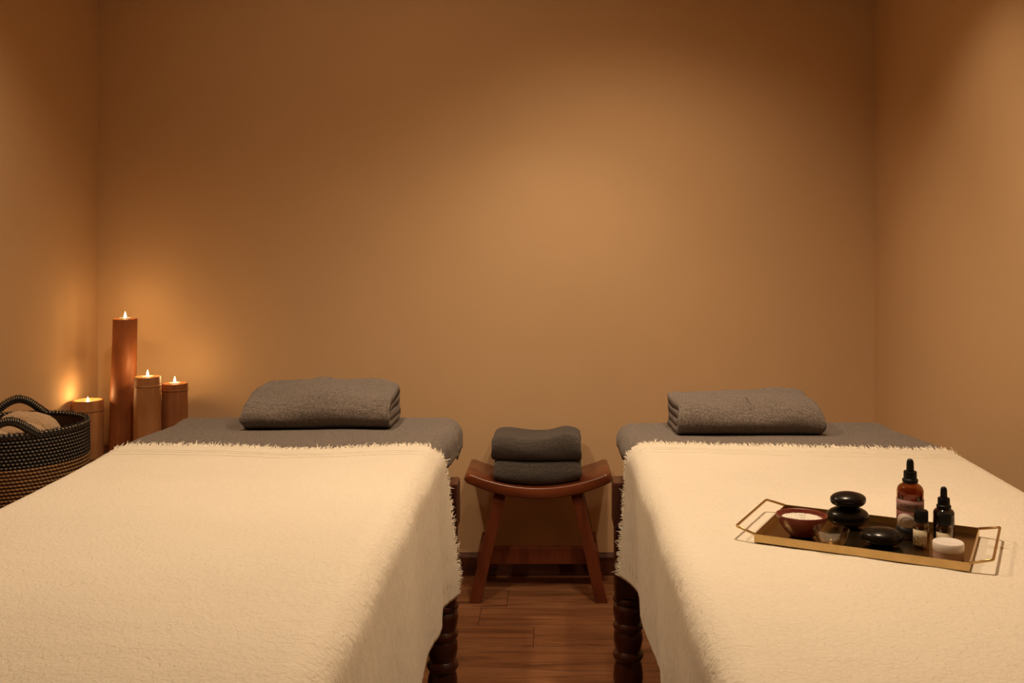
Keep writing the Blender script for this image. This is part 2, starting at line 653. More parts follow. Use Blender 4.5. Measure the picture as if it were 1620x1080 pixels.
def make_bed(label, x0, x1, dz, legx_inner, inner_sign, flare):
    """x0..x1 mattress outline; head end at y 2.82"""
    t = empty('massage_bed', ((x0 + x1) / 2, 1.9, 0), label, 'bed', 'wooden massage beds')
    inv = Matrix.Translation((-(x0 + x1) / 2, -1.9, 0))

    def P(o):
        o.parent = t
        o.matrix_parent_inverse = inv
        return o
    zt = 0.722 + dz
    Y0, Y1 = 0.98, 2.80

    def ztop(y):
        if y < 2.25:
            return zt
        k = min(1, (y - 2.25) / 0.5)
        return zt - 0.030 * k * k * (3 - 2 * k)
    # mattress
    r = 0.04
    ln = r * PI / 2 + 0.022
    us = lin(x0 + r - ln, x1 - r + ln, 40)
    vs = lin(Y0 + r - ln, Y1 - r + ln, 70)
    V, F = drape(x0, x1, Y0, Y1, r, ztop, us, vs, None, None, flare)
    nu, nv = len(us), len(vs)
    ring = [j for j in range(nu)] + [i * nu + nu - 1 for i in range(1, nv)] + [(nv - 1) * nu + j for j in range(nu - 2, -1, -1)] + [i * nu for i in range(nv - 2, 0, -1)]
    F.append(tuple(reversed(ring)))
    P(mesh('mattress', V, F, VINYL))
    # table board
    P(box('table_board', x0 + 0.002, x1 - 0.002, Y0 + 0.01, Y1 - 0.01, 0.625 + dz, 0.652 + dz - 0.001, BEDW, None, 0.004))
    # legs
    xo = x0 + 0.05 if inner_sign < 0 else x1 - 0.05
    ins = inner_sign * 0.046
    LYH = 2.395 - 5 * dz
    prof = [(0.022, 0.0), (0.026, 0.01), (0.024, 0.03), (0.028, 0.06), (0.033, 0.085), (0.030, 0.098), (0.036, 0.105), (0.036, 0.113), (0.030, 0.12),
            (0.033, 0.132), (0.0365, 0.160), (0.034, 0.185), (0.030, 0.200), (0.035, 0.206), (0.0375, 0.212), (0.035, 0.219), (0.030, 0.225),
            (0.032, 0.232), (0.0355, 0.250), (0.034, 0.266), (0.0315, 0.272), (0.035, 0.277), (0.0365, 0.282), (0.035, 0.288), (0.031, 0.293),
            (0.034, 0.305), (0.0365, 0.322), (0.035, 0.334), (0.031, 0.338), (0.036, 0.342), (0.0375, 0.348), (0.035, 0.353)]
    hs = (0.633 + dz) / 0.633
    prof = [(a, b * hs) for a, b in prof]
    for lx, ly in ((legx_inner, LYH), (legx_inner + ins, 1.14), (xo, LYH), (xo, 1.14)):
        if True:
            v, f = lathe(prof, 28)
            lg = mesh('leg', v, f, BEDW)
            sharp(lg, 50)
            lg.location = (lx, ly, 0)
            P(lg)
            q = 0.033
            k = box('leg_shaft', -q, q, -q, q, 0.353 * hs, 0.53 * hs, BEDW, lg, 0.006)
            k = box('post_block', -0.0375, 0.0375, -0.0375, 0.0375, 0.528 * hs, 0.633 * hs, BEDW, lg, 0.004)
    for lx in (legx_inner + ins * 0.8, xo):
        P(box('side_rail', lx - 0.014, lx + 0.014, 1.16, LYH, 0.545 + dz, 0.620 + dz, BEDW, None, 0.003))
    for ly in (LYH, 1.14):
        P(box('cross_rail', min(legx_inner, xo) + 0.03, max(legx_inner, xo) - 0.03, ly - 0.014, ly + 0.014, 0.545 + dz, 0.620 + dz, BEDW, None, 0.003))
    return t, ztop, (Y0, Y1)


def bed_towel(x0, x1, Y1, ztop, label, seed, flare, fall):
    off = 0.007
    X0, X1, YY1 = x0 - off, x1 + off, Y1 + off
    r = 0.047
    side = r * PI / 2 + fall
    us = lin(X0 + r - side, X1 - r + side, 190)
    vs = lin(2.08, YY1 - r + side, 150)

    def wave(p, nx_, ny_, drop):
        q = p * 9 + Vector((seed, 0, 0))
        n1 = noise.noise(q) * 0.0028
        n2 = noise.noise(p * 330) * 0.0009
        k = min(1, drop / 0.06)
        out = (noise.noise(Vector((p.x * 14 + seed, p.y * 14, 0))) * 0.006 if p.y > 2.42 else -0.004) * k
        return Vector((p.x + nx_ * (out + n2 * k), p.y + ny_ * (out + n2 * k), p.z + (0.0035 + n1 * 0.8 + n2) * (1 - 0.5 * k)))
    V, F = drape(X0, X1, 0, YY1, r, lambda y: ztop(y) + off, us, vs, None, wave, flare)
    o = mesh('towel_sheet', V, F, GREY)
    m = o.modifiers.new('thick', 'SOLIDIFY')
    m.thickness = 0.005
    m.offset = -1
    return tag(o, label, 'towel', 'grey towel sheets')


def blanket(x0, x1, Y0, ztop, edge, hang, label, hem, seed, flare):
    """edge(x) = y of the fringed head edge"""
    off = 0.0135
    X0, X1 = x0 - 0.0105, x1 + 0.0105
    r = 0.050
    side = r * PI / 2 + hang
    us = lin(X0 + r - side, X1 - r + side, 200)
    vs = lin(0, 1, 190)
    foot = Y0 - off + r - (r * PI / 2 + 0.30)

    def e(u, v):
        top = edge(u) + 0.006 * noise.noise(Vector((u * 11, seed, 0)))
        return foot + (top - foot) * v

    def wave(p, nx_, ny_, drop):
        n1 = noise.noise(Vector((p.x * 5, p.y * 5, seed))) * 0.0018 + noise.noise(Vector((p.x * 17, p.y * 30, seed + 3))) * 0.0010
        k = min(1.0, drop / 0.30)
        out = 0
        if drop > 0.02:
            out = (0.007 * math.sin(p.y * 17 + seed) + 0.010 * noise.noise(Vector((p.y * 6, seed, p.z * 2)))) * k + hem * k
            out += 0.0012 * noise.noise(Vector((p.x * 40, p.y * 60, p.z * 30)))
            d = edge(p.x) - p.y
            if d < 0.12:
                out += 0.026 * (1 - d / 0.12) ** 1.5 * k
        return Vector((p.x + nx_ * out, p.y + ny_ * out, p.z + (n1 if drop < 0.03 else 0.006 * k * noise.noise(Vector((p.y * 7, seed + 9, 0))))))
    V, F = drape(X0, X1, Y0 - off, 5.0, r, lambda y: ztop(y) + off, us, vs, e, wave, flare)
    o = mesh('blanket', V, F, CREAM)
    m = o.modifiers.new('thick', 'SOLIDIFY')
    m.thickness = 0.0025
    m.offset = -1
    tag(o, label, 'blanket', 'cream fringed blankets')
    # fringe along the head edge
    n = len(us)
    ed = [Vector(V[(len(vs) - 1) * n + j]) for j in range(n)]
    bk = [Vector(V[(len(vs) - 4) * n + j]) for j in range(n)]
    A = ([], [])
    rnd = random.Random(seed)
    for j in range(n - 1):
        for q in range(5):
            s = rnd.random()
            p = ed[j].lerp(ed[j + 1], s)
            d = (ed[j] - bk[j]).normalized()
            along = (ed[j + 1] - ed[j]).normalized()
            nrm = along.cross(d).normalized()
            if nrm.z < 0:
                nrm = -nrm
            L = rnd.uniform(0.005, 0.015) * (1.5 if rnd.random() < 0.08 else 1)
            clump = noise.noise(Vector((j * 0.35, seed, 0)))
            dirv = (d + along * (rnd.uniform(-0.5, 0.5) + clump) + nrm * rnd.uniform(-0.05, 0.45)).normalized()
            mid = p + dirv * L * 0.55
            tip = p + dirv * L + along * rnd.uniform(-1, 1) * L * 0.5 + nrm * rnd.uniform(-0.1, 0.25) * L
            start = p - d * 0.003 - nrm * 0.0008
            w_ = rnd.uniform(0.0008, 0.0014)
            secs = []
            for c, rr in ((start, w_), (mid, w_), (tip, w_ * 0.45)):
                secs.append([tuple(c + along * rr), tuple(c + nrm * rr), tuple(c - along * rr)])
            add(A, loops(secs))
    # selvedge stitching: three raised threads just inside the edge
    f = mesh('fringe', A[0], A[1], FRINGE, o, False)
    f['kind'] = 'stuff'
    B = ([], [])
    for k in (7, 9, 12):
        pth = []
        for j in range(4, n - 4, 2):
            a = Vector(V[(len(vs) - k) * n + j])
            pth.append(tuple(a + Vector((0, noise.noise(Vector((j * 0.2, k, seed))) * 0.003, 0.0004))))
        add(B, tube(pth, 0.0007, 5))
    mesh('selvedge_thread', B[0], B[1], FRINGE, o, True)
    return o


BL = (-0.962, -0.250)      # mattress outlines
BR = (0.190, 0.900)
FL = flare_fn(BL[1], BL[0], 0.056, 2.0)
FR = flare_fn(BR[0], BR[1], 0.036)
bedl, ztl, YS = make_bed('dark wooden massage bed on turned legs between basket and stool', BL[0], BL[1], 0.014, -0.2505, -1, FL)
bedr, ztr, _ = make_bed('dark wooden massage bed on turned legs, carrying the tray', BR[0], BR[1], 0.0, 0.188, 1, FR)
# the outer legs of a bed stand under its far side
bed_towel(BL[0], BL[1], YS[1], ztl, 'grey terry towel sheet over head of bed nearest the candles', 3.3, FL, 0.030)
bed_towel(BR[0], BR[1], YS[1], ztr, 'grey terry towel sheet over head of bed with the tray', 8.1, FR, 0.004)


def edge_l(x):
    k = (x - BL[0]) / (BL[1] - BL[0])
    return 2.228 - 0.045 * math.exp(-((k - 0.60) / 0.22) ** 2) - 0.008 * (1 - k)


def edge_r(x):
    k = min(max((x - BR[0]) / (BR[1] - BR[0]), -0.1), 1.1)
    return 2.335 - 0.10 * k ** 0.8 if k > 0 else 2.335


blanket(BL[0], BL[1], YS[0], ztl, edge_l, 0.285, 'cream crinkled cotton blanket with frayed edge, empty, beside the basket', 0.014, 5.0, FL)
blanket(BR[0], BR[1], YS[0], ztr, edge_r, 0.265, 'cream crinkled cotton blanket with frayed edge, under the brass tray', -0.013, 11.0, FR)


# ------------------------------------------------------------------ folded towels
def towel_fold(name, W, D, H, t, mat, loc, rz, label, cat, group, zfn=None, seed=0.0, nx=72, amp=0.006):
    """two nested folds, closed edge to the front (-y), open layers to the back; sweep along x"""
    def upath(y_front, Hh, D_, zc, tt):
        rr = Hh / 2 - tt / 2
        pts = []
        for i in range(15):
            pts.append((D_ + (y_front + Hh / 2 - D_) * i / 15, zc - rr))
        for i in range(15):
            a = -PI / 2 - PI * i / 14
            pts.append((y_front + Hh / 2 + rr * math.cos(a), zc + rr * math.sin(a)))
        for i in range(1, 16):
            pts.append((y_front + Hh / 2 + (D_ - y_front - Hh / 2) * i / 15, zc + rr))
        return pts

    def outline(path, tt):
        L, R = [], []
        n = len(path)
        for i in range(n):
            a = path[max(i - 1, 0)]
            b = path[min(i + 1, n - 1)]
            d = Vector((b[0] - a[0], b[1] - a[1])).normalized()
            nn = Vector((-d.y, d.x))
            k = tt / 2
            if i == 0 or i == n - 1:
                k *= 0.7
            L.append((path[i][0] + nn.x * k, path[i][1] + nn.y * k))
            R.append((path[i][0] - nn.x * k, path[i][1] - nn.y * k))
        return L, R
    A = ([], [])
    for (yf, Hh, DD, tt) in ((0, H, D, t), (t * 1.02, H - 2 * t * 0.98, D - 0.008, (H - 2 * t) / 2 * 0.98)):
        path = upath(yf, Hh, DD, H / 2, tt)
        L, R = outline(path, tt)
        loop = L + R[::-1]
        m = len(loop)
        base = len(A[0])
        np_ = len(path)
        for i in range(nx + 1):
            u = i / nx
            xx = (u - 0.5) * W
            endk = max(0.0, 1 - min(u, 1 - u) / 0.07)
            for (yy, zz) in loop:
                hz = zz / H
                p = Vector((xx, yy, zz))
                n1 = noise.noise(Vector((xx * 6 + seed, yy * 6, 0.3)))
                n2 = noise.noise(Vector((xx * 14 + seed * 2, yy * 13, zz * 14)))
                p.z += hz * amp * (1.2 * n1 + 0.5 * n2)
                p.z -= hz * 0.10 * H * endk ** 2
                p.y += 0.006 * noise.noise(Vector((xx * 8 + seed, hz * 2, 7)))
                p.x += 0.007 * noise.noise(Vector((yy * 9, zz * 25, seed + u * 0.3))) * (1 if u > 0.5 else -1)
                f3 = noise.noise(Vector((xx * 370, yy * 370, zz * 370))) * 0.0011
                p += Vector((0, f3 * (1 if yy > 0.5 * D else -1), f3 * (1 if hz > 0.5 else 0.2)))
                if zfn:
                    p.z += zfn(p.x, p.y, hz)
                A[0].append(tuple(p))
        for i in range(nx):
            for j in range(m):
                k = (j + 1) % m
                A[1].append((base + i * m + j, base + (i + 1) * m + j, base + (i + 1) * m + k, base + i * m + k))
        for i, rev in ((0, False), (nx, True)):
            for j in range(np_ - 1):
                q = (base + i * m + j, base + i * m + j + 1, base + i * m + (m - 2 - j), base + i * m + (m - 1 - j))
                A[1].append(q[::-1] if rev else q)
    o = mesh(name, A[0], A[1], mat)
    fix_normals(o)
    o.location = loc
    o.rotation_euler = (0, 0, rz)
    return tag(o, label, cat, group)


def on_bed(ztop, y0, D, H):
    def fn(x, y, hz):
        k = min(max(y / D, 0), 1)
        return ztop(y0 + y) - ztop(y0) + hz * H * (-0.36 + 0.50 * k ** 0.8 - 0.10 * k * k)
    return fn


towel_fold('folded_towel', 0.366, 0.25, 0.108, 0.026, GREY, (-0.588, 2.490, ztl(2.49) + 0.0115), math.radians(2.5),
           'thick grey folded towel at head of bed nearest the candles', 'towel', 'folded towels at the bed heads', on_bed(ztl, 2.49, 0.25, 0.108), 2.0, 110, 0.015)
towel_fold('folded_towel', 0.366, 0.25, 0.100, 0.024, GREY, (0.504, 2.480, ztr(2.48) + 0.0115), math.radians(-0.5),
           'thick grey folded towel at head of bed with the tray', 'towel', 'folded towels at the bed heads', on_bed(ztr, 2.48, 0.25, 0.100), 14.0, 110, 0.012)

# ------------------------------------------------------------------ stool
SX = -0.039


def seat_z(x):
    k = (x - SX) / 0.239
    return 0.382 + 0.051 * k * k


st = empty('wooden_stool', (SX, 3.45, 0), 'reddish brown wooden stool with curved saddle seat against back wall', 'stool')
inv = Matrix.Translation((-SX, -3.45, 0))


def SP(o):
    o.parent = st
    o.matrix_parent_inverse = inv
    return o


secs = []
N = 44
for i in range(N + 1):
    u = -1 + 2 * i / N
    x = SX + 0.239 * u
    sl = 2 * 0.051 * u / 0.239
    nl = math.hypot(1, sl)
    th = 0.038 - 0.006 * u * u
    ke = max(0, (abs(u) - 0.955) / 0.045)
    ins = 0.007 * ke * ke
    zt = seat_z(x)
    y0, y1_ = 3.330 + ins, 3.565 - ins
    c = 0.005
    dx, dz_ = -sl / nl, 1 / nl
    loop = []
    for yy, d in ((y0 + c, 0 + ins * .6), (y1_ - c, 0 + ins * .6), (y1_ - c * .3, c * .3 + ins * .6), (y1_, c + ins * .6), (y1_, th - c - ins * .6), (y1_ - c, th - ins * .6),
                  (y0 + c, th - ins * .6), (y0, th - c - ins * .6), (y0, c + ins * .6), (y0 + c * .3, c * .3 + ins * .6)):
        loop.append((x - dx * d, yy, zt - dz_ * d))
    secs.append(loop)
v, f = loops(secs)
o = mesh('seat', v, f, REDX)
sharp(o, 60)
SP(o)


def stool_leg(side, back):
    tx, bx = SX + side * 0.126, SX + side * 0.2115
    ty, by = (3.375, 3.338) if not back else (3.520, 3.560)
    hw, hd = 0.0205, 0.017
    zt = 0.372
    pts = [(bx - hw, by - hd, 0), (bx + hw, by - hd, 0), (bx + hw, by + hd, 0), (bx - hw, by + hd, 0),
           (tx - hw, ty - hd, zt), (tx + hw, ty - hd, zt), (tx + hw, ty + hd, zt), (tx - hw, ty + hd, zt)]
    return SP(hexa('leg', pts, REDZ, None, 0.003))


for sd in (-1, 1):
    for bk in (0, 1):
        stool_leg(sd, bk)
for sd in (-1, 1):
    a = SX + sd * 0.193
    b_ = SX + sd * 0.207
    lo, hi = min(a, b_), max(a, b_)
    sh = -sd * 0.013
    SP(hexa('side_stretcher', [(lo, 3.345, 0.105), (hi, 3.345, 0.105), (hi, 3.567, 0.105), (lo, 3.567, 0.105),
                               (lo + sh * .3, 3.345, 0.168), (hi + sh * .3, 3.345, 0.168), (hi + sh * .3, 3.567, 0.168), (lo + sh * .3, 3.567, 0.168)], REDZ, None, 0.002))
SP(box('cross_stretcher', SX - 0.196, SX + 0.196, 3.440, 3.462, 0.092, 0.150, REDZ, None, 0.002))


def sag1(x, y, hz):
    return (seat_z(x + SX) - 0.382) * (1 - 0.85 * hz)


def sag2(x, y, hz):
    return (seat_z(x + SX) - 0.382) * 0.15 * (1 - hz) + hz * (0.016 * math.exp(-((x - 0.10) / 0.045) ** 2) + 0.009 * math.exp(-((x + 0.11) / 0.05) ** 2) - 0.004)


towel_fold('folded_towel', 0.295, 0.205, 0.080, 0.019, DARK, (-0.041, 3.337, 0.3835), 0.02,
           'dark grey folded towel lying directly on the stool seat', 'towel', 'folded towels on the stool', sag1, 21.0, 60, 0.004)
towel_fold('folded_towel', 0.300, 0.205, 0.078, 0.019, DARK, (-0.046, 3.335, 0.4655), -0.02,
           'dark grey folded towel on top of the other on the stool', 'towel', 'folded towels on the stool', sag2, 31.0, 60, 0.005)

# ------------------------------------------------------------------ corner bench
TZ = 0.47
bn = empty('low_bench', (-1.36, 2.85, 0), 'low dark wooden bench in corner under candles and basket', 'bench')
inv = Matrix.Translation((1.36, -2.85, 0))


def BP(o):
    o.parent = bn
    o.matrix_parent_inverse = inv
    return o


bx0, bx1, by0, by1 = XL + 0.004, -1.075, 2.08, YB - 0.004
ns = 20
for i in range(ns):
    a = by0 + (by1 - by0) * i / ns
    b_ = by0 + (by1 - by0) * (i + 1) / ns
    BP(box('top_slat', bx0, bx1, a + 0.002, b_ - 0.002, TZ - 0.03, TZ - random.uniform(0, 0.0015), BENCHW, None, 0.006, 3))
for lx in (bx0 + 0.05, bx1 - 0.05):
    for ly in (by0 + 0.06, by1 - 0.06):
        BP(box('leg', lx - 0.025, lx + 0.025, ly - 0.025, ly + 0.025, 0, TZ - 0.03, BENCHW, None, 0.003))
BP(box('apron', bx1 - 0.035, bx1 - 0.012, by0 + 0.03, by1 - 0.03, TZ - 0.11, TZ - 0.031, BENCHW, None, 0.003))
BP(box('apron', bx0 + 0.03, bx1 - 0.036, by0 + 0.02, by0 + 0.043, TZ - 0.11, TZ - 0.031, BENCHW, None, 0.003))


# ------------------------------------------------------------------ bamboo candle holders and tealights
def holder(x, y, r0, r1, h, mat, lean, label, node_z, cup_drop, ring, watts, R=0.0195):
    t = empty('bamboo_candle_holder', (x, y, TZ), label, 'candle holder', 'bamboo candle holders on the bench')
    wall = 0.007

    def rad(z):
        return r0 + (r1 - r0) * z / h
    prof = []
    for i in range(17):
        z = h * i / 16
        prof.append((rad(z) * (1 + 0.006 * math.sin(i * 1.3)), z))
    fl_z = h - cup_drop
    prof += [(r1 - wall * 0.3, h + 0.0008), (r1 - wall, h), (r1 - wall, fl_z), (0.002, fl_z)]
    o = lathe_obj('bamboo_tube', prof, mat, t, 36, lean=lean)
    if ring:
        zz = h - node_z
        rr = rad(zz)
        lathe_obj('node_ring', [(rr + 0.0004, zz - 0.004), (rr + 0.0018, zz - 0.0015), (rr + 0.0022, zz), (rr + 0.001, zz + 0.003), (rr - 0.002, zz + 0.004), (rr - 0.002, zz - 0.004)], mat, o, 36, (False, False), lean=lean)
    # tealight
    cx, cy, cz = x + lean[0] * h, y + lean[1] * h, TZ + fl_z
    tl = empty('tealight', (cx, cy, cz + 0.0003), 'lit tealight burning in ' + label.split(',')[0].replace('tall ', 'the tall ').replace('short ', 'the short ').replace('mid-height ', 'the mid-height '), 'candle', 'lit tealights')
    hh = 0.015
    lathe_obj('cup', [(R, 0), (R, hh), (R + 0.0008, hh + 0.0005), (R - 0.0006, hh), (R - 0.0006, 0.001), (0.001, 0.001)], TIN, tl, 28)
    lathe_obj('wax', [(R - 0.0008, 0.0015), (R - 0.0008, 0.0118), (R - 0.004, 0.0112), (0.001, 0.011)], WAX, tl, 28)
    v, f = tube([(0, 0, 0.010), (0.0003, 0, 0.014), (0.001, 0, 0.017)], 0.0008, 6)
    mesh('wick', v, f, WICK, tl)
    fp = [(0.0005, 0.0135), (0.0026, 0.0155), (0.0038, 0.0185), (0.0036, 0.022), (0.0024, 0.027), (0.0011, 0.032), (0.0002, 0.036)]
    fo = lathe_obj('flame', fp, FLAME, tl, 16)
    fo['label'] = 'small bright yellow flame'
    l = bpy.data.lights.new('candle_light', 'POINT')
    l.energy = watts
    l.color = (1.0, 0.60, 0.24)
    l.shadow_soft_size = 0.006
    lo = bpy.data.objects.new('candle_light', l)
    lo.location = (cx, cy, cz + 0.0415)
    C.objects.link(lo)
    return t


CW = 0.30
holder(-1.481, 3.445, 0.0440, 0.0395, 0.470, BAMR, (0.028, -0.01), 'tall red-brown bamboo holder, the highest of the four', 0.2, 0.012, False, CW)
holder(-1.364, 3.370, 0.046, 0.042, 0.280, BAMY, (0.008, 0), 'mid-height pale bamboo holder, in front of the red-brown tall one', 0.030, 0.014, True, CW)
holder(-1.301, 3.450, 0.045, 0.0425, 0.246, BAMB, (0.004, 0), 'mid-height brown bamboo holder, nearest the head of the bed', 0.022, 0.013, True, CW)
holder(-1.578, 3.400, 0.050, 0.0495, 0.196, BAMY, (0, 0), 'short wide bamboo holder, beside the basket', 0.034, 0.026, True, CW, 0.0405)

# ------------------------------------------------------------------ basket
BX, BY = -1.314, 2.43
RB = 0.168
bk = empty('woven_basket', (BX, BY, TZ), 'round straw basket, black woven upper half and tan lower half', 'basket')


def brad(z):
    k = z / 0.285
    return RB * (0.90 + 0.13 * math.sin(min(1, k * 1.25) * PI / 2) - 0.02 * k * k)


def weave_band(name, z0, z1, rows, mat, inner=False):
    cols = 120
    seg = cols * 4
    sub = 4
    V, F, UV = [], [], []
    nr = rows * sub
    for i in range(nr + 1):
        fr = i / sub
        z = z0 + (z1 - z0) * i / nr
        coil = abs(math.sin(PI * fr)) ** 0.7
        for j in range(seg + 1):
            th = 2 * PI * j / seg
            r = brad(z) + 0.0035 * coil + 0.0012 * math.cos(2 * PI * (j / 4 + fr * 0.5)) * coil
            V.append((r * math.cos(th), r * math.sin(th), z))
            UV.append((j / 4, fr))
    n = seg + 1
    for i in range(nr):
        for j in range(seg):
            F.append((i * n + j, i * n + j + 1, (i + 1) * n + j + 1, (i + 1) * n + j))
    return mesh(name, V, F, mat, bk, True, UV)


SPLIT = 0.211
HT = 0.285
weave_band('lower_weave', 0.0, SPLIT, 25, BASKT)
weave_band('upper_weave', SPLIT, HT, 9, BASKW)
lin_prof = [(0.001, 0.004), (brad(0) - 0.006, 0.004)] + [(brad(z) - 0.006, z) for z in lin(0.01, HT, 20)]
o = lathe_obj('basket_lining', lin_prof, BASKT, bk, 64, (False, False))


def uv_tube(name, path, r, n, mat, closed, stitch):
    v, f = tube(path, r, n, closed)
    m = len(path)
    uv = []
    for i in range(m):
        for j in range(n):
            uv.append((i * stitch, j / n * 4))
    return mesh(name, v, f, mat, bk, True, uv)


rim_r = brad(HT) - 0.001
uv_tube('rim', [(rim_r * math.cos(2 * PI * i / 208), rim_r * math.sin(2 * PI * i / 208), HT + 0.002) for i in range(208)], 0.0065, 12, BASKW, True, 0.5)
paths = []
for th0, hw, hh in ((math.radians(-64), 0.36, 0.034), (math.radians(113), 0.40, 0.037)):
    p = []
    for i in range(61):
        k = -1 + 2 * i / 60
        th = th0 + hw * k
        p.append((rim_r * math.cos(th), rim_r * math.sin(th), HT + 0.003 + hh * (math.cos(PI * k / 2) ** 1.3 if abs(k) < 1 else 0)))
    paths.append(p)
    uv_tube('handle', p, 0.0098, 12, BASKW, False, 0.5)
A = ([], [])
rnd = random.Random(3)
allp = [(rim_r * math.cos(2 * PI * i / 260), rim_r * math.sin(2 * PI * i / 260), HT + 0.004) for i in range(260)]
for p in paths:
    for i in range(len(p) - 1):
        for q in range(3):
            allp.append(tuple(Vector(p[i]).lerp(Vector(p[i + 1]), q / 3) + Vector((0, 0, 0.003))))
for p in allp:
    c = Vector(p)
    rad_ = Vector((c.x, c.y, 0)).normalized()
    tan = Vector((-rad_.y, rad_.x, 0))
    for q in range(2):
        d = (Vector((0, 0, 1)) * rnd.uniform(0.5, 1) + rad_ * rnd.uniform(-0.7, 0.9) + tan * rnd.uniform(-0.2, 0.9)).normalized()
        L = rnd.uniform(0.008, 0.013)
        s = d.cross(tan).normalized() if abs(d.dot(tan)) < 0.95 else rad_
        u_ = s.cross(d)
        b0 = c + d * 0.002
        ring = [tuple(b0 + s * 0.0014), tuple(b0 - s * 0.0007 + u_ * 0.0012), tuple(b0 - s * 0.0007 - u_ * 0.0012)]
        tip = tuple(c + d * L)
        k = len(A[0])
        A[0].extend(ring + [tip])
        A[1].extend([(k, k + 1, k + 3), (k + 1, k + 2, k + 3), (k + 2, k, k + 3)])
o = mesh('stitch_ends', A[0], A[1], BLACKST, bk, False)
o['kind'] = 'stuff'


def standing_towel(x, y, W, D, H, seed, label):
    """soft folded towel stood on its edge, rounded fold up"""
    secs = []
    nu, nz = 48, 26
    V, F = [], []
    for i in range(nz + 1):
        k = i / nz
        z = H * k
        sh = (1 - max(0, (k - 0.80) / 0.20) ** 2.2) ** 0.5 if k < 1 else 0.0
        sw = (1 - max(0, (k - 0.72) / 0.28) ** 2.0 * 0.86) ** 0.5 if k < 1 else 0.30
        for j in range(nu):
            a = 2 * PI * j / nu
            cx_, sy_ = math.cos(a), math.sin(a)
            ex = math.copysign(abs(cx_) ** 0.55, cx_) * W / 2 * sw
            ey = math.copysign(abs(sy_) ** 0.7, sy_) * D / 2 * max(sh, 0.02)
            n1 = noise.noise(Vector((ex * 12 + seed, ey * 12, z * 9))) * 0.004 + noise.noise(Vector((ex * 300, ey * 300, z * 300))) * 0.0012
            V.append((ex + n1 * cx_, ey + n1 * sy_, z + n1 * k))
    for i in range(nz):
        for j in range(nu):
            q = (j + 1) % nu
            F.append((i * nu + j, i * nu + q, (i + 1) * nu + q, (i + 1) * nu + j))
    F.append(tuple(reversed(range(nu))))
    F.append(tuple(nz * nu + j for j in range(nu)))
    o = mesh('beige_towel', V, F, BEIGE)
    o.location = (x, y, TZ + 0.006)
    o.rotation_euler = (0, 0, math.radians(-10))
    return tag(o, label, 'towel', 'beige towels in the basket')


standing_towel(BX - 0.005, BY + 0.080, 0.19, 0.066, 0.300, 1, 'beige towel in basket, rearmost, behind the back handle')
standing_towel(BX + 0.006, BY + 0.004, 0.215, 0.070, 0.287, 5, 'beige towel in middle of basket, between the two handles')
standing_towel(BX - 0.022, BY - 0.074, 0.18, 0.066, 0.286, 9, 'beige towel in basket, seen through the front handle')

# ------------------------------------------------------------------ tray
U = Vector((0.890, -0.456, 0))
Vv = Vector((0.456, 0.890, 0))
O = Vector((0.317, 1.546, 0))
ZB = 0.7368                     # top of the blanket under the tray
TRZ = math.atan2(U.y, U.x)
TL, TW, TH = 0.309, 0.196, 0.0125


def tp(u, v, z=0.0):
    p = O + U * u + Vv * v
    return (p.x, p.y, ZB + z)


tr = empty('brass_tray', tp(TL / 2, TW / 2), 'rectangular brass tray with wire handles on the cream blanket', 'tray', None, TRZ)
box('tray_floor', -TL / 2 + 0.001, TL / 2 - 0.001, -TW / 2 + 0.001, TW / 2 - 0.001, 0.0, 0.0018, BRONZE, tr, 0.0004)
tk = 0.0014
for n_, (a, b_, c, d) in enumerate(((-TL / 2, TL / 2, -TW / 2, -TW / 2 + tk), (-TL / 2, TL / 2, TW / 2 - tk, TW / 2),
                                    (-TL / 2, -TL / 2 + tk, -TW / 2 + tk, TW / 2 - tk), (TL / 2 - tk, TL / 2, -TW / 2 + tk, TW / 2 - tk))):
    box('tray_side', a, b_, c, d, 0.0, TH, BRASS, tr, 0.0004)
for sd in (-1, 1):
    x0_ = sd * (TL / 2 - 0.0005)
    e = 0.031
    w2 = TW / 2 - 0.002
    corner = []
    P_ = [(x0_, -w2, TH - 0.001), (x0_ + sd * e, -w2 + 0.006, TH + 0.0065), (x0_ + sd * e, w2 - 0.006, TH + 0.0065), (x0_, w2, TH - 0.001)]
    path = [P_[0]]
    for i in (1, 2):
        a, b_, c = Vector(P_[i - 1]), Vector(P_[i]), Vector(P_[i + 1])
        r_ = 0.004
        p1 = b_ + (a - b_).normalized() * r_
        p2 = b_ + (c - b_).normalized() * r_
        path += [tuple(p1), tuple((p1 + p2) * 0.25 + b_ * 0.5), tuple(p2)]
    path.append(P_[3])
    v, f = tube(path, 0.0021, 8)
    mesh('handle', v, f, BRASS, tr)
IN = 0.0020


def T_empty(name, u, v, label, cat, group=None, rz=0.0):
    return empty(name, tp(u, v, IN), label, cat, group, TRZ + rz)


# red bowl of salt
def at(o, u, v, dz=0.0, rz=0.0):
    o.location = tp(u, v, IN + dz)
    o.rotation_euler = (0, 0, TRZ + rz)
    return o


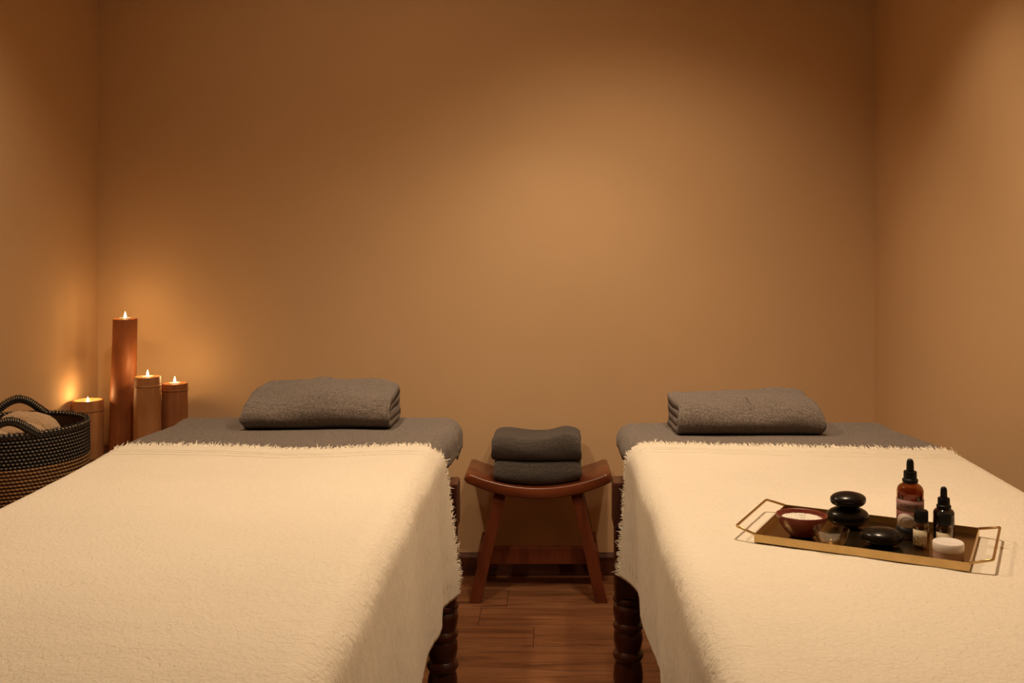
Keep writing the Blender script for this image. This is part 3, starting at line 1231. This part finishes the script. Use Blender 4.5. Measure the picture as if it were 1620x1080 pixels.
bowl_prof = [(0.001, 0.0), (0.014, 0.0), (0.019, 0.002), (0.027, 0.010), (0.034, 0.020), (0.0388, 0.031), (0.040, 0.0345), (0.0392, 0.0355), (0.037, 0.0345), (0.0352, 0.029), (0.031, 0.0205), (0.024, 0.012), (0.015, 0.006), (0.001, 0.005)]
o = lathe_obj('red_bowl', bowl_prof, REDBOWL, None, 48, ell=0.86)
tag(at(o, 0.0607, 0.0560, 0, 0.15), 'small dark red bowl filled with white salt on the tray', 'bowl')
V, F = [], []
nr, nth = 14, 48
for i in range(nr + 1):
    rr = 0.0338 * i / nr
    for j in range(nth):
        a = 2 * PI * j / nth
        z = 0.0285 + 0.0045 * (1 - (i / nr) ** 2) + (random.uniform(-0.0008, 0.0008) if i < nr else -0.002)
        V.append((rr * math.cos(a), 0.86 * rr * math.sin(a), z))
for i in range(nr):
    for j in range(nth):
        q = (j + 1) % nth
        F.append((i * nth + j, i * nth + q, (i + 1) * nth + q, (i + 1) * nth + j))
A = (V, F)
for i in range(420):
    a = random.uniform(0, 2 * PI)
    rr = 0.033 * math.sqrt(random.random())
    x, y = rr * math.cos(a), 0.86 * rr * math.sin(a)
    z = 0.0288 + 0.0045 * (1 - (rr / 0.0338) ** 2)
    s = random.uniform(0.0006, 0.0012)
    q = [Vector((random.uniform(-1, 1), random.uniform(-1, 1), random.uniform(-1, 1))).normalized() * s for _ in range(4)]
    k = len(A[0])
    A[0].extend([(x + p.x, y + p.y, z + p.z) for p in q])
    A[1].extend([(k, k + 1, k + 2), (k, k + 2, k + 3), (k, k + 3, k + 1), (k + 1, k + 3, k + 2)])
o = mesh('bath_salt', A[0], A[1], SALT, None, False)
tag(at(o, 0.0607, 0.0560, 0, 0.15), 'coarse white salt heaped in the small red bowl', 'salt', None, 'stuff')

# glass bowl with oil
gp = [(0.001, 0.0), (0.011, 0.0), (0.014, 0.0015), (0.020, 0.008), (0.0245, 0.017), (0.0268, 0.026), (0.0272, 0.0275), (0.0264, 0.0278), (0.0256, 0.026), (0.0232, 0.017), (0.0188, 0.0095), (0.013, 0.0045), (0.001, 0.0035)]
o = lathe_obj('glass_bowl', gp, GLASS, None, 48)
tag(at(o, 0.113, 0.0225), 'tiny clear glass bowl of oil at tray front', 'bowl')
op = [(0.0005, 0.0038), (0.0125, 0.0048), (0.0183, 0.0098), (0.0213, 0.0145), (0.0208, 0.0147), (0.0005, 0.0146)]
o = lathe_obj('massage_oil', op, OIL, None, 48)
tag(at(o, 0.113, 0.0225), 'pale golden oil pooled inside the tiny glass bowl', 'oil')


def stone(name, rx, ry, rz_, u, v, dz, rot, label, seed, tilt=0.0):
    bm = bmesh.new()
    bmesh.ops.create_icosphere(bm, subdivisions=5, radius=1.0)
    for q in bm.verts:
        p = q.co.copy()
        n = 1 + 0.06 * noise.noise(p * 0.9 + Vector((seed, 0, 0)))
        zz = math.copysign(abs(p.z) ** 0.85, p.z)
        q.co = Vector((p.x * rx * n, p.y * ry * n, zz * rz_ * (1 + 0.05 * noise.noise(p + Vector((0, seed, 0))))))
    mn = min(q.co.z for q in bm.verts)
    for q in bm.verts:
        q.co.z -= mn
        if q.co.z < 0.0015:
            q.co.z = max(q.co.z, 0.0008) - 0.0008
    me = bpy.data.meshes.new(name)
    bm.to_mesh(me)
    bm.free()
    o = link(name, me, STONE)
    at(o, u, v, dz, rot)
    return tag(o, label, 'stone', 'black massage stones')


stone('massage_stone', 0.0335, 0.028, 0.0165, 0.115, 0.146, 0.0, 0.35, 'smooth black massage stone carrying another, lower of the stack', 1.0)
stone('massage_stone', 0.0292, 0.024, 0.0125, 0.1155, 0.146, 0.0315, 0.55, 'smooth black massage stone on top of the stack', 4.0)
stone('massage_stone', 0.0325, 0.027, 0.0130, 0.180, 0.068, 0.0, 0.40, 'smooth flat black massage stone lying alone at tray front', 7.0)


def arc_label(name, r, z0, z1, a0, a1, mat, parent, n=24):
    V, F, UV = [], [], []
    for i in range(n + 1):
        a = a0 + (a1 - a0) * i / n
        for k, (rr, z) in enumerate(((r, z0), (r, z1))):
            V.append((rr * math.cos(a), rr * math.sin(a), z))
            UV.append((i / n, k))
    for i in range(n):
        F.append((2 * i, 2 * i + 2, 2 * i + 3, 2 * i + 1))
    o = mesh(name, V, F, mat, parent, True, UV)
    m = o.modifiers.new('t', 'SOLIDIFY')
    m.thickness = 0.00012
    return o


def wrap_text(name, body, size, r, ac, zc, mat, parent, sx=1.0):
    cu = bpy.data.curves.new(name, 'FONT')
    cu.body = body
    cu.size = size
    cu.align_x = 'CENTER'
    cu.align_y = 'CENTER'
    cu.resolution_u = 3
    ob = bpy.data.objects.new(name, cu)
    C.objects.link(ob)
    dg = bpy.context.evaluated_depsgraph_get()
    me = bpy.data.meshes.new_from_object(ob.evaluated_get(dg))
    bpy.data.objects.remove(ob)
    me.name = name
    bm = bmesh.new()
    bm.from_mesh(me)
    bmesh.ops.subdivide_edges(bm, edges=[e for e in bm.edges if e.calc_length() > 0.0015], cuts=2)
    for q in bm.verts:
        a = ac + q.co.x * sx / r
        q.co = Vector((r * math.cos(a), r * math.sin(a), zc + q.co.y))
    bm.to_mesh(me)
    bm.free()
    me.materials.clear()
    return link(name, me, mat, parent, False)


def collar_cap(t, z, rc, k):
    """screw collar with ribs plus rubber bulb; k scales heights"""
    v = lathe_obj('screw_collar', [(rc * 1.0, z), (rc * 1.10, z + 0.001 * k), (rc * 1.12, z + 0.0045 * k), (rc * 1.04, z + 0.006 * k), (rc * 0.93, z + 0.0065 * k), (rc * 0.92, z + 0.017 * k), (rc * 0.86, z + 0.018 * k), (0.001, z + 0.018 * k)], RUBBER, t, 36)
    lathe_obj('dropper_bulb', [(rc * 0.56, z + 0.0175 * k), (rc * 0.54, z + 0.0195 * k), (rc * 0.52, z + 0.029 * k), (rc * 0.50, z + 0.032 * k), (rc * 0.40, z + 0.0355 * k), (rc * 0.2, z + 0.037 * k), (0.0005, z + 0.0374 * k)], RUBBER, t, 24)


# direction from the bottles towards the viewer's side of the tray, in bottle space
def face(u, v):
    p = Vector(tp(u, v))
    return math.atan2(-p.y, -p.x)


def bottle_body(R, H, neck, wall, t, mat, name='glass_body'):
    sh = H - 0.0
    prof = [(0.001, 0.0), (R - 0.003, 0.0), (R - 0.0008, 0.0012), (R, 0.004), (R, H * 0.80), (R * 0.985, H * 0.845), (R * 0.90, H * 0.895), (R * 0.76, H * 0.93), (neck * 1.05, H * 0.96), (neck, H * 0.97), (neck, H)]
    inner = [(max(a - wall, 0.001), max(b, 0.003)) for a, b in prof[::-1]]
    inner[-1] = (0.001, 0.003)
    return lathe_obj(name, prof + inner, mat, t, 40)


# big amber dropper bottle
u, v = 0.213, 0.132
t = empty('amber_dropper_bottle', tp(u, v, IN), 'large amber glass dropper bottle with pink label on the tray', 'bottle', 'dropper bottles', 0)
R = 0.0204
bottle_body(R, 0.088, 0.0105, 0.0015, t, AMBER)
lathe_obj('liquid', [(0.001, 0.0032), (R - 0.0018, 0.0035), (R - 0.0018, 0.0715), (0.001, 0.0715)], AMBL, t, 32)
fa = face(u, v)
arc_label('navy_band', R + 0.00015, 0.002, 0.020, fa - 2.6, fa + 2.6, NAVY, t, 60)
arc_label('rose_band', R + 0.00015, 0.020, 0.048, fa - 2.6, fa + 2.6, PINKD, t, 60)
arc_label('pink_band', R + 0.00030, 0.043, 0.061, fa - 2.6, fa + 2.6, PINK, t, 60)


def arch_label(name, r, hw, z0, z1, ac, mat, parent):
    n = 28
    V, F = [], []
    for i in range(n + 1):
        x = -hw + 2 * hw * i / n
        zt_ = z0 + (z1 - z0) * (0.35 + 0.65 * math.sqrt(max(0, 1 - (x / hw) ** 2)))
        a = ac + x / r
        V += [(r * math.cos(a), r * math.sin(a), z0), (r * math.cos(a), r * math.sin(a), zt_)]
    for i in range(n):
        F.append((2 * i, 2 * i + 2, 2 * i + 3, 2 * i + 1))
    o = mesh(name, V, F, mat, parent)
    m = o.modifiers.new('t', 'SOLIDIFY')
    m.thickness = 0.0001
    return o


arch_label('pale_arch', R + 0.00045, 0.0190, 0.019, 0.041, fa - 0.22, PALE, t)
# ring emblem on the pale arch
path = []
for i in range(25):
    a = PI * i / 24
    aa = fa - 0.22 + 0.0115 * math.cos(a) / R
    path.append(((R + 0.0006) * math.cos(aa), (R + 0.0006) * math.sin(aa), 0.0215 + 0.0135 * math.sin(a)))
vv_, ff_ = tube(path, 0.00035, 5)
mesh('ring_emblem', vv_, ff_, INK, t)
wrap_text('label_text', 'ECZONY HER', 0.0078, R + 0.0006, fa - 0.05, 0.0525, INK, t, 0.62)
collar_cap(t, 0.0855, 0.0108, 1.0)

# dark dropper bottle
u, v = 0.262, 0.136
t = empty('dark_dropper_bottle', tp(u, v, IN), 'smaller near-black glass dropper bottle at back of the tray', 'bottle', 'dropper bottles', 0)
bottle_body(0.0158, 0.0525, 0.0088, 0.0013, t, AMBERD)
lathe_obj('liquid', [(0.001, 0.0032), (0.0143, 0.0035), (0.0143, 0.036), (0.001, 0.036)], AMBERD, t, 32)
collar_cap(t, 0.0500, 0.0098, 0.90)


def vial(u, v, label, H=0.056, R=0.0122):
    t = empty('oil_vial', tp(u, v, IN), label, 'vial', 'clear oil vials', 0)
    hb = H * 0.76
    prof = [(0.001, 0.0), (R - 0.002, 0.0), (R, 0.002), (R, hb * 0.74), (R * 0.94, hb * 0.81), (R * 0.74, hb * 0.90), (R * 0.66, hb * 0.93), (R * 0.66, hb)]
    inner = [(max(a - 0.0012, 0.001), max(b, 0.0022)) for a, b in prof[::-1]]
    inner[-1] = (0.001, 0.0022)
    lathe_obj('glass_body', prof + inner, GLASS, t, 32)
    lathe_obj('oil_fill', [(0.001, 0.0024), (R - 0.0014, 0.0026), (R - 0.0014, hb * 0.74), (R * 0.82, hb * 0.78), (0.001, hb * 0.78)], VOIL, t, 32)
    zc = hb - 0.004
    secs = []
    rc = R * 0.80
    lathe_obj('screw_cap', [(rc * 0.98, zc), (rc * 1.06, zc + 0.0006), (rc * 1.06, zc + 0.0025), (rc, zc + 0.003), (rc, H - 0.001), (rc * 0.94, H), (0.001, H)], RUBBER, t, 32)
    A = ([], [])
    for i in range(28):
        a = 2 * PI * i / 28
        add(A, tube([(rc * math.cos(a), rc * math.sin(a), zc + 0.0035), (rc * math.cos(a), rc * math.sin(a), H - 0.0015)], 0.0005, 4))
    mesh('cap_ribs', A[0], A[1], RUBBER, t)
    fa = face(u, v)
    arc_label('paper_label', R + 0.0002, 0.005, hb * 0.66, fa - 1.25, fa + 0.75, VLAB, t, 30)
    return t


vial(0.235, 0.084, 'small clear oil vial with black cap, right in front of amber bottle')
vial(0.268, 0.0845, 'small clear oil vial with black cap, behind the white jar')

# white cream jar
u, v = 0.277, 0.0455
t = empty('cream_jar', tp(u, v, IN), 'small white cosmetic jar with screw lid at tray corner', 'jar', None, TRZ)
R = 0.0214
lathe_obj('jar_base', [(0.001, 0.0), (R - 0.001, 0.0), (R, 0.001), (R, 0.0125), (R - 0.002, 0.013), (0.001, 0.013)], ROSEP, t, 48)
lathe_obj('jar_lid', [(R + 0.0004, 0.0126), (R + 0.0006, 0.0132), (R + 0.0006, 0.0228), (R - 0.0006, 0.0244), (R - 0.003, 0.0250), (R - 0.005, 0.0250), (R - 0.007, 0.0244), (0.001, 0.0243)], WHITEP, t, 48)
